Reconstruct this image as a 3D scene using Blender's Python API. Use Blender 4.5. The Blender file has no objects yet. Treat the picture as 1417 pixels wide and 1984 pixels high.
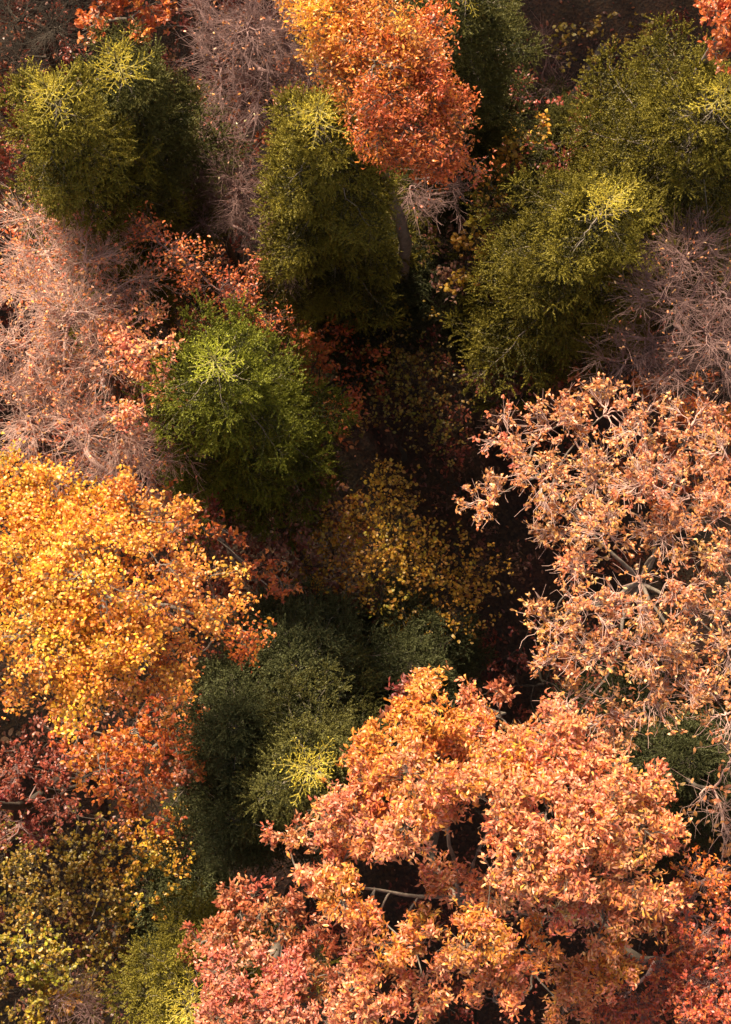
import bpy, math
import numpy as np
from mathutils import Matrix, Vector

rng = np.random.default_rng(11)
R = math.radians
S = bpy.context.scene
COL = S.collection

# ------------------------------------------------------------------ camera
CAM_H, TILT, FPX = 59.0, R(6.9), 3000.0           # drone height, tilt off nadir, focal length in photo pixels
cam_d = bpy.data.cameras.new("camera")
cam = bpy.data.objects.new("camera", cam_d)
COL.objects.link(cam)
cam.location = (0, 0, CAM_H)
cam.rotation_euler = (TILT, 0, 0)
cam_d.sensor_fit = 'VERTICAL'
cam_d.sensor_height = 24.0
cam_d.lens = 24.0 * FPX / 1984.0
cam_d.clip_start = 0.1
cam_d.clip_end = 1500
S.camera = cam

# ------------------------------------------------------------------ light
SUN_EL, SUN_AZ = R(38.0), R(-24.0)                  # azimuth clockwise from +Y (the top of the photo)
to_sun = Vector((math.sin(SUN_AZ) * math.cos(SUN_EL), math.cos(SUN_AZ) * math.cos(SUN_EL), math.sin(SUN_EL)))
w = bpy.data.worlds.new("World")
S.world = w
w.use_nodes = True
nt = w.node_tree
nt.nodes.clear()
sky = nt.nodes.new('ShaderNodeTexSky')
sky.sky_type = 'NISHITA'
sky.sun_disc = False
sky.sun_elevation = SUN_EL
sky.sun_rotation = SUN_AZ
bg = nt.nodes.new('ShaderNodeBackground')
bg.inputs['Strength'].default_value = 0.05
wo = nt.nodes.new('ShaderNodeOutputWorld')
grey = nt.nodes.new('ShaderNodeHueSaturation')       # thin cloud: the blue is washed out of the sky
grey.inputs['Saturation'].default_value = 0.25
nt.links.new(sky.outputs[0], grey.inputs['Color'])
nt.links.new(grey.outputs[0], bg.inputs[0])
nt.links.new(bg.outputs[0], wo.inputs[0])
sl = bpy.data.lights.new("sun", 'SUN')
sl.energy = 3.6
sl.angle = R(10)
sl.color = (1.0, 0.85, 0.63)
so = bpy.data.objects.new("sun", sl)
COL.objects.link(so)
so.location = to_sun * 80
so.rotation_euler = to_sun.to_track_quat('Z', 'Y').to_euler()

S.view_settings.view_transform = 'Standard'
S.view_settings.look = 'None'
S.view_settings.gamma = 1.0
S.view_settings.exposure = 1.92
S.view_settings.use_curve_mapping = False
S.cycles.max_bounces = 6
S.cycles.diffuse_bounces = 3
S.cycles.glossy_bounces = 2
S.cycles.transmission_bounces = 4
S.cycles.sample_clamp_indirect = 4.0

# ------------------------------------------------------------------ helpers
LOOK = np.array([0.0, math.sin(TILT), -math.cos(TILT)])
UPV = np.array([0.0, math.cos(TILT), math.sin(TILT)])


def at(px, py, z):
    """world point of a photo pixel at height z"""
    d = LOOK + UPV * (992.0 - py) / FPX + np.array([1.0, 0, 0]) * (px - 708.5) / FPX
    return np.array([0, 0, CAM_H]) + d * ((CAM_H - z) / -d[2])


def depth(p):
    return float(np.dot(np.asarray(p) - np.array([0, 0, CAM_H]), LOOK))


def norm(v):
    return v / np.maximum(np.linalg.norm(v, axis=-1, keepdims=True), 1e-9)


def rdir(n):
    return norm(rng.normal(size=(n, 3)))


def make_mesh(name, verts, faces, mats, colors=None, matidx=None, smooth=False):
    """verts (N,3), faces (M,k); one colour per vertex"""
    me = bpy.data.meshes.new(name)
    verts = np.ascontiguousarray(verts, dtype=np.float32)
    faces = np.ascontiguousarray(faces, dtype=np.int32)
    k = faces.shape[1]
    me.vertices.add(len(verts))
    me.vertices.foreach_set('co', verts.ravel())
    me.loops.add(faces.size)
    me.loops.foreach_set('vertex_index', faces.ravel())
    me.polygons.add(len(faces))
    me.polygons.foreach_set('loop_start', np.arange(0, faces.size, k, dtype=np.int32))
    me.polygons.foreach_set('loop_total', np.full(len(faces), k, dtype=np.int32))
    for m in mats:
        me.materials.append(m)
    if matidx is not None:
        me.polygons.foreach_set('material_index', np.ascontiguousarray(matidx, dtype=np.int32))
    if colors is not None:
        a = me.attributes.new('tint', 'FLOAT_COLOR', 'POINT')
        c = np.ones((len(verts), 4), dtype=np.float32)
        c[:, :3] = colors
        a.data.foreach_set('color', c.ravel())
    me.update(calc_edges=True)
    if smooth:
        me.polygons.foreach_set('use_smooth', np.ones(len(faces), dtype=bool))
    return me


def link(name, me, parent=None, kind=None):
    o = bpy.data.objects.new(name, me)
    COL.objects.link(o)
    if parent is not None:
        o.parent = parent
    if kind:
        o['kind'] = kind
    return o


def thing(name, label, cat, loc, group=None):
    o = bpy.data.objects.new(name, None)
    COL.objects.link(o)
    o.location = [float(v) for v in loc]
    o.empty_display_size = 0.3
    o['label'] = label
    o['category'] = cat
    if group:
        o['group'] = group
    return o


def curves(p0, p1, d0, K, bend=0.35, wob=0.04):
    """(N,K,3) polylines from p0 to p1 leaving along d0"""
    L = np.linalg.norm(p1 - p0, axis=1, keepdims=True)
    c = p0 + d0 * L * bend
    t = np.linspace(0, 1, K)[None, :, None]
    q = (1 - t) ** 2 * p0[:, None] + 2 * t * (1 - t) * c[:, None] + t ** 2 * p1[:, None]
    if K >= 8:      # long wood: slow wander instead of kinks
        n = np.zeros(q.shape)
        for fr in (1.0, 2.0, 3.5):
            ph = rng.random((len(q), 1, 3)) * 6.28
            n += (np.sin(t * fr * 6.28 + ph) - np.sin(ph)) * rng.normal(size=(len(q), 1, 3)) * (L * wob)[:, None] / fr
    else:
        n = rng.normal(size=q.shape) * (L * wob)[:, None]
    n[:, 0] = 0
    n[:, -1] *= 0.3
    return q + n


def tubes(pl, r0, r1, sides=3):
    """verts, quad faces for polylines (N,K,3) tapering from r0 to r1 (N,)"""
    N, K, _ = pl.shape
    tan = norm(np.gradient(pl, axis=1))
    ref = np.where(np.abs(tan[..., 2:3]) > 0.8, np.array([1.0, 0, 0]), np.array([0, 0, 1.0]))
    u = norm(np.cross(tan, ref))
    v = np.cross(tan, u)
    t = np.linspace(0, 1, K)[None, :]
    r = (np.asarray(r0).reshape(-1, 1) * (1 - t) + np.asarray(r1).reshape(-1, 1) * t)[..., None, None]
    a = np.arange(sides) * 2 * np.pi / sides
    ring = u[:, :, None] * np.cos(a)[None, None, :, None] + v[:, :, None] * np.sin(a)[None, None, :, None]
    V = (pl[:, :, None] + ring * r).reshape(-1, 3)
    i = np.arange(N)[:, None, None] * K * sides
    k = np.arange(K - 1)[None, :, None] * sides
    s = np.arange(sides)[None, None, :]
    s2 = (s + 1) % sides
    F = np.stack([i + k + s, i + k + s2, i + k + sides + s2, i + k + sides + s], axis=-1).reshape(-1, 4)
    return V, F


class Join:
    def __init__(self):
        self.v, self.f, self.c, self.n = [], [], [], 0

    def add(self, V, F, c=None):
        self.v.append(V)
        self.f.append(F + self.n)
        if c is not None:
            self.c.append(c)
        self.n += len(V)

    def mesh(self, name, mats, smooth=False):
        return make_mesh(name, np.concatenate(self.v), np.concatenate(self.f), mats,
                         np.concatenate(self.c) if self.c else None, smooth=smooth)


# ------------------------------------------------------------------ materials
def mat_new(name):
    m = bpy.data.materials.new(name)
    m.use_nodes = True
    n = m.node_tree
    n.nodes.clear()
    return m, n, n.nodes.new('ShaderNodeOutputMaterial')


def leaf_mat(name, src, rough=0.42, spec=0.5, trans=0.30):
    m, n, out = mat_new(name)
    if src == 'OBJECT':
        c = n.nodes.new('ShaderNodeObjectInfo')
        cs = c.outputs['Color']
    else:
        c = n.nodes.new('ShaderNodeAttribute')
        c.attribute_name = 'tint'
        cs = c.outputs['Color']
    tc = n.nodes.new('ShaderNodeTexCoord')
    no = n.nodes.new('ShaderNodeTexNoise')
    no.inputs['Scale'].default_value = 9.0
    no.inputs['Detail'].default_value = 3.0
    n.links.new(tc.outputs['Object'], no.inputs['Vector'])
    hsv = n.nodes.new('ShaderNodeHueSaturation')
    mr = n.nodes.new('ShaderNodeMapRange')
    mr.inputs['From Min'].default_value = 0.3
    mr.inputs['From Max'].default_value = 0.7
    mr.inputs['To Min'].default_value = 0.75
    mr.inputs['To Max'].default_value = 1.2
    n.links.new(no.outputs['Fac'], mr.inputs['Value'])
    n.links.new(mr.outputs[0], hsv.inputs['Value'])
    n.links.new(cs, hsv.inputs['Color'])
    p = n.nodes.new('ShaderNodeBsdfPrincipled')
    p.inputs['Roughness'].default_value = rough
    p.inputs['Specular IOR Level'].default_value = spec
    t = n.nodes.new('ShaderNodeBsdfTranslucent')
    mx = n.nodes.new('ShaderNodeMixShader')
    mx.inputs[0].default_value = trans
    n.links.new(hsv.outputs[0], p.inputs['Base Color'])
    n.links.new(hsv.outputs[0], t.inputs['Color'])
    n.links.new(p.outputs[0], mx.inputs[1])
    n.links.new(t.outputs[0], mx.inputs[2])
    n.links.new(mx.outputs[0], out.inputs[0])
    return m


def bark_mat(name, c0, c1, scale=6.0, rough=0.85):
    m, n, out = mat_new(name)
    tc = n.nodes.new('ShaderNodeTexCoord')
    no = n.nodes.new('ShaderNodeTexNoise')
    no.inputs['Scale'].default_value = scale
    no.inputs['Detail'].default_value = 6.0
    no.inputs['Roughness'].default_value = 0.7
    n.links.new(tc.outputs['Object'], no.inputs['Vector'])
    cr = n.nodes.new('ShaderNodeValToRGB')
    cr.color_ramp.elements[0].position = 0.3
    cr.color_ramp.elements[0].color = (*c0, 1)
    cr.color_ramp.elements[1].position = 0.7
    cr.color_ramp.elements[1].color = (*c1, 1)
    n.links.new(no.outputs['Fac'], cr.inputs[0])
    p = n.nodes.new('ShaderNodeBsdfPrincipled')
    p.inputs['Roughness'].default_value = rough
    p.inputs['Specular IOR Level'].default_value = 0.25
    b = n.nodes.new('ShaderNodeBump')
    b.inputs['Strength'].default_value = 0.5
    b.inputs['Distance'].default_value = 0.03
    n.links.new(no.outputs['Fac'], b.inputs['Height'])
    n.links.new(b.outputs[0], p.inputs['Normal'])
    n.links.new(cr.outputs[0], p.inputs['Base Color'])
    n.links.new(p.outputs[0], out.inputs[0])
    return m


M_LEAF = leaf_mat('autumn_leaves', 'ATTR')
M_LEAF1 = leaf_mat('single_autumn_leaf', 'OBJECT')
M_NEEDLE = leaf_mat('spruce_needles', 'ATTR', rough=0.5, spec=0.2, trans=0.12)
M_BARK = bark_mat('grey_bark', (0.09, 0.07, 0.055), (0.28, 0.22, 0.17))
M_PALE = bark_mat('pale_twig_bark', (0.40, 0.23, 0.18), (0.64, 0.42, 0.35), 3.0)
M_DARK = bark_mat('dark_wet_bark', (0.03, 0.022, 0.017), (0.10, 0.075, 0.055))
M_MAUVE = bark_mat('mauve_twig_bark', (0.17, 0.095, 0.085), (0.33, 0.20, 0.175), 3.0)
M_SHOOT = bark_mat('yellow_shoot_bark', (0.22, 0.18, 0.06), (0.40, 0.34, 0.13), 5.0)

# ------------------------------------------------------------------ ground
def litter_mat():
    m, n, out = mat_new('leaf_litter')
    tc = n.nodes.new('ShaderNodeTexCoord')
    vo = n.nodes.new('ShaderNodeTexVoronoi')
    vo.inputs['Scale'].default_value = 9.0
    n.links.new(tc.outputs['Object'], vo.inputs['Vector'])
    no = n.nodes.new('ShaderNodeTexNoise')
    no.inputs['Scale'].default_value = 0.35
    no.inputs['Detail'].default_value = 8.0
    n.links.new(tc.outputs['Object'], no.inputs['Vector'])
    sx = n.nodes.new('ShaderNodeSeparateColor')
    n.links.new(vo.outputs['Color'], sx.inputs[0])
    cr = n.nodes.new('ShaderNodeValToRGB')
    e = cr.color_ramp.elements
    e[0].color = (0.035, 0.018, 0.010, 1)
    e[1].color = (0.12, 0.055, 0.024, 1)
    x = e.new(0.5)
    x.color = (0.07, 0.032, 0.016, 1)
    n.links.new(sx.outputs[0], cr.inputs[0])
    mx = n.nodes.new('ShaderNodeMix')
    mx.data_type = 'RGBA'
    mx.blend_type = 'MULTIPLY'
    mx.inputs[0].default_value = 0.7
    n.links.new(cr.outputs[0], mx.inputs[6])
    n.links.new(no.outputs['Color'], mx.inputs[7])
    p = n.nodes.new('ShaderNodeBsdfPrincipled')
    p.inputs['Roughness'].default_value = 0.8
    b = n.nodes.new('ShaderNodeBump')
    b.inputs['Strength'].default_value = 0.8
    b.inputs['Distance'].default_value = 0.05
    n.links.new(vo.outputs['Distance'], b.inputs['Height'])
    n.links.new(b.outputs[0], p.inputs['Normal'])
    n.links.new(mx.outputs[2], p.inputs['Base Color'])
    n.links.new(p.outputs[0], out.inputs[0])
    return m


def ground_z(x, y):
    return 0.18 * np.sin(x * 0.31 + 1.0) * np.cos(y * 0.27) + 0.10 * np.sin(x * 0.9 + y * 0.7)


g = np.concatenate([np.linspace(-500, -45, 8), np.linspace(-40, 40, 90), np.linspace(45, 500, 8)])
gx, gy = np.meshgrid(g, g, indexing='ij')
gv = np.stack([gx, gy, ground_z(gx, gy)], -1).reshape(-1, 3)
n_ = len(g)
ii, jj = np.meshgrid(np.arange(n_ - 1), np.arange(n_ - 1), indexing='ij')
gf = np.stack([ii * n_ + jj, (ii + 1) * n_ + jj, (ii + 1) * n_ + jj + 1, ii * n_ + jj + 1], -1).reshape(-1, 4)
link('forest_floor', make_mesh('forest_floor', gv, gf, [litter_mat()], smooth=True), kind='structure')

# ------------------------------------------------------------------ leaves
# template: x along the leaf, y across, z out of its face
T_SMALL = np.array([[0, 0, 0], [.30, .42, .10], [.70, .36, .06], [1, 0, -.14], [.70, -.36, .10], [.30, -.42, .05]])
F_SMALL = np.array([[0, 1, 5], [1, 2, 4], [1, 4, 5], [2, 3, 4]])
T_OAK = np.array([[0, 0, 0], [.36, .32, .12], [.70, .48, .06], [1, 0, -.18], [.70, -.48, .10], [.36, -.32, .06]])
F_OAK = F_SMALL


def leaf_frames(pos, d, up_bias=1.0):
    n = len(pos)
    d = norm(d)
    nr = rng.normal(size=(n, 3)) * 0.55
    nr[:, 2] += up_bias
    y = norm(np.cross(nr, d))
    z = np.cross(d, y)
    return d, y, z


def leaf_mesh_arrays(pos, x, y, z, L, W, T, F):
    n, k = len(pos), len(T)
    curl = (1 + rng.normal(size=(n, 1)) * 0.9)
    V = pos[:, None] + L[:, None, None] * (T[None, :, 0:1] * x[:, None]) \
        + W[:, None, None] * (T[None, :, 1:2] * y[:, None]) \
        + (L[:, None] * T[None, :, 2] * curl)[..., None] * z[:, None]
    Fa = (F[None] + (np.arange(n) * k)[:, None, None]).reshape(-1, 3)
    return V.reshape(-1, 3), Fa


def single_leaf_mesh(kind):
    """one lobed / oval leaf, unit length, for the leaves that are objects of their own"""
    if kind == 'oak':
        xs = [0, .06, .16, .28, .38, .50, .60, .72, .82, .93, 1.0]
        ys = [.0, .02, .10, .19, .13, .26, .17, .27, .15, .12, 0]
    else:
        xs = [0, .12, .30, .50, .70, .88, 1.0]
        ys = [.0, .20, .36, .40, .32, .16, 0]
    curl = rng.normal() * 0.10
    fold = 0.06 + rng.random() * 0.08
    V, F = [], []
    m = len(xs)
    for a, b in zip(xs, ys):
        zz = -0.16 * a * a + curl * a * (1 - a)
        V += [(a, 0, zz), (a, b, zz + fold * b * 2), (a, -b, zz + fold * b * 2 * 0.8)]
    for i in range(m - 1):
        A, B = i * 3, i * 3 + 3
        if i == 0:
            F += [(A, B, B + 1), (A, B + 2, B)]
        elif i == m - 2:
            F += [(A, B, A + 1), (A, A + 2, B)]
        else:
            F += [(A, B, B + 1), (A, B + 1, A + 1), (A, A + 2, B + 2), (A, B + 2, B)]
    return make_mesh('leaf', np.array(V), np.array(F), [M_LEAF1])


ONE_LEAF = {k: [single_leaf_mesh(k) for _ in range(5)] for k in ('oak', 'oval')}

# leaf colours (the leaves' own pigment, linear)
PAL = {
    'gold':   [(.80, .38, .028), (.80, .34, .032), (.78, .30, .045), (.82, .41, .035), (.78, .29, .06)],
    'amber':  [(.72, .27, .035), (.66, .22, .04), (.74, .32, .05), (.60, .19, .05)],
    'orange': [(.66, .19, .03), (.60, .15, .035), (.70, .24, .03), (.52, .12, .04)],
    'ember':  [(.60, .15, .035), (.54, .12, .035), (.64, .19, .035), (.50, .12, .05)],
    'copper': [(.74, .27, .115), (.70, .235, .095), (.76, .33, .165), (.63, .18, .075), (.78, .32, .065), (.72, .27, .15)],
    'rose':   [(.68, .30, .12), (.62, .25, .09), (.72, .36, .17), (.55, .19, .065), (.70, .29, .08), (.40, .16, .07)],
    'rust':   [(.46, .14, .05), (.42, .11, .045), (.52, .19, .08), (.36, .09, .04)],
    'crimson': [(.56, .105, .045), (.50, .09, .05), (.60, .14, .05), (.46, .10, .065), (.62, .19, .05)],
    'pink':   [(.56, .19, .11), (.50, .155, .085), (.62, .25, .15), (.45, .12, .06), (.58, .21, .08)],
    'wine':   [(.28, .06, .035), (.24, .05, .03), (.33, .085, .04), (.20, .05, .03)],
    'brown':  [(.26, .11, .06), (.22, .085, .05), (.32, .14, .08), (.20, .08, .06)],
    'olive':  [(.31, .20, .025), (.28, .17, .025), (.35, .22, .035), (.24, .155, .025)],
    'ochre':  [(.56, .31, .03), (.50, .26, .03), (.60, .34, .035), (.42, .20, .03)],
    'lime':   [(.38, .30, .025), (.33, .25, .025), (.42, .32, .04)],
    'cream':  [(.70, .55, .34), (.62, .46, .28), (.55, .36, .20)],
}


def pick_colors(pal, n):
    p = np.array(PAL[pal])
    c = p[rng.integers(0, len(p), n)]
    return np.clip(c * (1 + rng.normal(size=(n, 1)) * 0.14) * (1 + rng.normal(size=(n, 3)) * 0.06), 0.01, 0.9)


def nearest_on(pl, targets, t0=0.3):
    """for every target the closest sample of the polylines pl (N,K,3) beyond t0, and the tangent there"""
    K = pl.shape[1]
    k0 = int(K * t0)
    pts = pl[:, k0:].reshape(-1, 3)
    tan = norm(np.gradient(pl, axis=1))[:, k0:].reshape(-1, 3)
    idx = np.concatenate([np.argmin(((pts[None] - tt[:, None]) ** 2 * np.array([1, 1, 0.6])).sum(-1), axis=1)
                          for tt in np.array_split(targets, max(1, len(targets) // 400))])
    return pts[idx], tan[idx]


def broadleaf(name, label, lobes, pal, trunk_px=None, group=None, cat='tree', leafL=0.2, leafW=0.42, tmpl='oval',
              clump_d=5.0, clump_r=0.42, twigs=13, leaves=6, bark=None, singles=0, base_r=0.2, flat=0.75,
              twig_r=0.006, droop=0.0, twiglets=0, shell=0.5, branch_r=0.022, keep=1.0, spread_l=0.55, limb_bark=None):
    """lobes: (px, py, z, r_px[, palette]); every lobe is a rounded bough of the crown at its own height"""
    bark = bark or M_BARK
    C = np.array([at(l[0], l[1], l[2]) for l in lobes])
    Rm = np.array([l[3] * depth(c) / FPX for l, c in zip(lobes, C)])
    lp = [l[4] if len(l) > 4 else pal for l in lobes]
    ld = [l[5] if len(l) > 5 else 1.0 for l in lobes]
    ctr = at(*trunk_px) if trunk_px is not None else (C * (Rm ** 2)[:, None]).sum(0) / (Rm ** 2).sum()
    base = np.array([ctr[0] + rng.normal() * 0.3, ctr[1] + rng.normal() * 0.3, 0.0])
    base[2] = ground_z(base[0], base[1]) - 0.05
    root = thing(name, label, cat, base, group)
    spread = float(np.max(np.linalg.norm((C - ctr)[:, :2], axis=1))) + float(Rm.mean())
    zf = max(0.25 * ctr[2], ctr[2] - min(spread * 0.85, ctr[2] * 0.55))
    fork = np.array([ctr[0], ctr[1], zf])
    C, fork_l, ctr_l = C - base, fork - base, ctr - base
    ctr_l = np.array([ctr_l[0], ctr_l[1], C[:, 2].mean()])
    # trunk: foot to fork and on as a leader
    top = fork_l + (ctr_l - fork_l) * 0.55
    tp = curves(np.zeros((1, 3)), top[None], np.array([[0, 0, 1.0]]), 12, 0.5, 0.010)
    tv, tf = tubes(tp, [base_r], [base_r * 0.42], 9)
    tv2 = tv.reshape(12, 9, 3)
    tv2[0] = tp[0, 0] + (tv2[0] - tp[0, 0]) * 1.3
    link('trunk', make_mesh('trunk', tv, tf, [M_BARK if bark in (M_BARK, M_PALE) else M_DARK], smooth=True), root)
    # limbs: a few main ones, the others branch off them
    nm = int(np.clip(round(len(C) / 4.5), 2, 7)) if len(C) > 3 else len(C)
    cen = C[np.argsort(rng.random(len(C)))[:nm]].copy()
    for _ in range(6):
        own = np.argmin(((C[:, None] - cen[None]) ** 2).sum(-1), axis=1)
        for j in range(nm):
            if (own == j).any():
                cen[j] = C[own == j].mean(0)
    far = np.array([np.argmax(np.where(own == j, np.linalg.norm((C - ctr_l)[:, :2], axis=1), -1)) for j in range(nm)])
    far = np.unique(far)
    rest = np.setdiff1d(np.arange(len(C)), far)

    def grow(src, tgt, t0, up):
        hd = np.linalg.norm((tgt - ctr_l)[:, :2], axis=1)[:, None]
        st, tg_ = nearest_on(src, tgt - np.array([0, 0, 1.0]) * hd * up, t0)
        o_ = norm(norm(tgt - st) * np.array([1, 1, 0.6]) + tg_ * 0.5 + rdir(len(tgt)) * 0.15)
        return st, curves(st, tgt, o_, 14, 0.38, 0.016)
    s1, l1 = grow(tp, C[far], 0.5, 0.6)
    limbs = np.zeros((len(C), 14, 3))
    start = np.zeros((len(C), 3))
    limbs[far], start[far] = l1, s1
    lr = np.zeros(len(C))
    lr[far] = base_r * 0.33
    if len(rest):
        s2, l2 = grow(l1, C[rest], 0.25, 0.25)
        limbs[rest], start[rest] = l2, s2
        lr[rest] = base_r * 0.14
    lr = np.clip(lr, 0.02, None)
    limb_obj = [None] * len(C)
    for i in np.argsort(-lr):
        v, f = tubes(limbs[i:i + 1], [lr[i]], [0.013], 6)
        limb_obj[i] = link('limb', make_mesh('limb', v, f, [limb_bark or bark], smooth=True), root)
    # clumps in every lobe, outward and upward weighted
    cl, clo = [], []
    for i in range(len(C)):
        k = max(3, int(clump_d * ld[i] * Rm[i] ** 2 * 3.2))
        d = rdir(k)
        d[:, 2] = np.abs(d[:, 2]) * np.where(rng.random(k) < 0.72, 1, -0.6)
        rad = Rm[i] * (shell + (1 - shell) * rng.random(k)) * (1 + rng.normal(size=k) * 0.12)
        cl.append(C[i] + d * rad[:, None] * np.array([1, 1, flat]))
        clo.append(np.full(k, i))
    cl, clo = np.concatenate(cl), np.concatenate(clo)
    s, tg = nearest_on(limbs, cl, 0.35)
    br = curves(s, cl, norm(tg + (cl - s) * 0.3 + rdir(len(cl)) * 0.4), 6, 0.4, 0.05)
    J = Join()
    v, f = tubes(br, np.full(len(cl), branch_r) * rng.uniform(.6, 1.2, len(cl)), np.full(len(cl), twig_r), 4)
    J.add(v, f)
    # twigs in every clump
    nt_ = len(cl) * twigs
    who = np.repeat(np.arange(len(cl)), twigs)
    cr = clump_r * rng.uniform(0.55, 1.35, len(cl))
    te = cl[who] + rdir(nt_) * (cr[who] * rng.random(nt_) ** 0.45)[:, None] * np.array([1, 1, 0.7])
    te[:, 2] -= droop * cr[who] * rng.random(nt_)
    outw = norm(cl[who] - C[clo[who]] + np.array([0, 0, 0.2]))
    kk = rng.integers(3, 6, nt_)
    ts = br[who, kk]
    tw = curves(ts, te, norm(outw + rdir(nt_) * 0.6), 3 if (twiglets or leaves < 5) else 2, 0.4, 0.06)
    v, f = tubes(tw, np.full(nt_, twig_r), np.full(nt_, twig_r * 0.55), 3)
    J.add(v, f)
    if twiglets:
        w2 = np.repeat(np.arange(nt_), twiglets)
        p0 = tw[w2, rng.integers(1, tw.shape[1], len(w2))]
        dd = norm(norm(te[w2] - ts[w2]) * 0.7 + outw[w2 % len(outw)] * 0.5 + rdir(len(w2)) * 0.6 + np.array([0, 0, 0.3]))
        p1 = p0 + dd * (clump_r * rng.uniform(0.35, 0.9, len(w2)))[:, None]
        q = curves(p0, p1, norm(dd + rdir(len(w2)) * 0.4), 3, 0.4, 0.03)
        v, f = tubes(q, np.full(len(w2), twig_r * 0.75), np.full(len(w2), twig_r * 0.4), 3)
        J.add(v, f)
        if leaves:
            te = np.concatenate([te, p1[rng.random(len(p1)) < 0.3]])
            who = np.concatenate([who, who[w2][:len(te) - len(who)]])
            nt_ = len(te)
    link('twigs', J.mesh('twigs', [bark]), root, 'stuff')
    if not leaves:
        return root
    # leaves: rosettes at the twig ends
    nl = rng.poisson(leaves, nt_)
    nl[rng.random(nt_) > keep] = 0
    wl = np.repeat(np.arange(nt_), nl)
    n = len(wl)
    if n == 0:
        return root
    sizes = rng.uniform(0.62, 1.25, n)
    d = norm(rdir(n) * np.array([1, 1, 0.55]) + outw[wl % len(outw)] * 0.35 + np.array([0, 0, 0.12 - droop * 1.2]))
    pos = te[wl] - d * 0.02 + rdir(n) * (rng.random(n) ** 0.5 * leafL * spread_l)[:, None]
    x, y, z = leaf_frames(pos, d, 0.9 if droop < 0.3 else 0.35)
    L, W = leafL * sizes, leafL * leafW * sizes * rng.uniform(0.8, 1.2, n)
    # colour: palette of the nearest lobe, hue drifting from clump to clump
    col = np.zeros((n, 3))
    lo = clo[who[wl]]
    for i in range(len(C)):
        mk = lo == i
        if mk.any():
            col[mk] = pick_colors(lp[i], int(mk.sum()))
    cj = 1 + rng.normal(size=(len(cl), 3)) * np.array([0.08, 0.10, 0.06])
    col = np.clip(col * cj[who[wl]], 0.008, 0.9)
    single = np.zeros(n, bool)
    if singles:
        pw = pos + base
        rel = pw - np.array([0, 0, CAM_H])
        dz = rel @ LOOK
        sx, sy = 708.5 + FPX * rel[:, 0] / dz, 992 - FPX * (rel @ UPV) / dz
        score = L * W / dz ** 2 * np.abs((z * norm(-rel)).sum(1))
        score *= (sx > 5) & (sx < 1412) & (sy > 5) & (sy < 1979) & (pos[:, 2] > C[lo][:, 2] + 0.25 * Rm[lo] * flat)
        single[np.argsort(-score)[:singles]] = True
        for i in np.flatnonzero(single):
            o = bpy.data.objects.new('leaf', ONE_LEAF['oak' if tmpl == 'oak' else 'oval'][i % 5])
            M = Matrix(((x[i, 0], y[i, 0], z[i, 0], pos[i, 0]), (x[i, 1], y[i, 1], z[i, 1], pos[i, 1]),
                        (x[i, 2], y[i, 2], z[i, 2], pos[i, 2]), (0, 0, 0, 1)))
            wy = leafW / (0.52 if tmpl == 'oak' else 0.80)
            o.matrix_local = M @ Matrix.Diagonal((L[i], L[i] * wy, L[i], 1))
            o.color = (*col[i], 1)
            o.parent = limb_obj[lo[i]]
            COL.objects.link(o)
    m = ~single
    T, F = (T_OAK, F_OAK) if tmpl == 'oak' else (T_SMALL, F_SMALL)
    V, Fa = leaf_mesh_arrays(pos[m], x[m], y[m], z[m], L[m], W[m], T, F)
    link('foliage', make_mesh('foliage', V, Fa, [M_LEAF], np.repeat(col[m], len(T), axis=0)), root, 'stuff')
    return root


# ------------------------------------------------------------------ spruces
def brush(p0, p1, dens, nl, nw, tip_c, old_c, age):
    """needles along shoots p0->p1 (N,3); returns verts, tri faces, colours"""
    N = len(p0)
    L = np.linalg.norm(p1 - p0, axis=1)
    cnt = np.maximum(4, (L * dens).astype(int))
    w = np.repeat(np.arange(N), cnt)
    n = len(w)
    t = rng.random(n)
    ax = norm(p1 - p0)[w]
    P = p0[w] + (p1 - p0)[w] * t[:, None]
    rad = rdir(n)
    rad = norm(rad - (rad * ax).sum(1, keepdims=True) * ax)
    rad[:, 2] += 0.35
    d = norm(ax * 0.75 + rad)
    l = nl * rng.uniform(0.7, 1.2, n) * (1 - 0.3 * t)
    side = norm(np.cross(d, rdir(n)))
    V = np.stack([P - side * nw * 0.5, P + side * nw * 0.5, P + d * l[:, None]], 1).reshape(-1, 3)
    F = np.arange(n * 3).reshape(-1, 3)
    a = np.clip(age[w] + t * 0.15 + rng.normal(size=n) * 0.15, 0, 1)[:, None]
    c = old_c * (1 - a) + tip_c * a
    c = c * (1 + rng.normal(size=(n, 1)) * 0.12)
    return V, F, np.repeat(np.clip(c, .004, .9), 3, axis=0)


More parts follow.
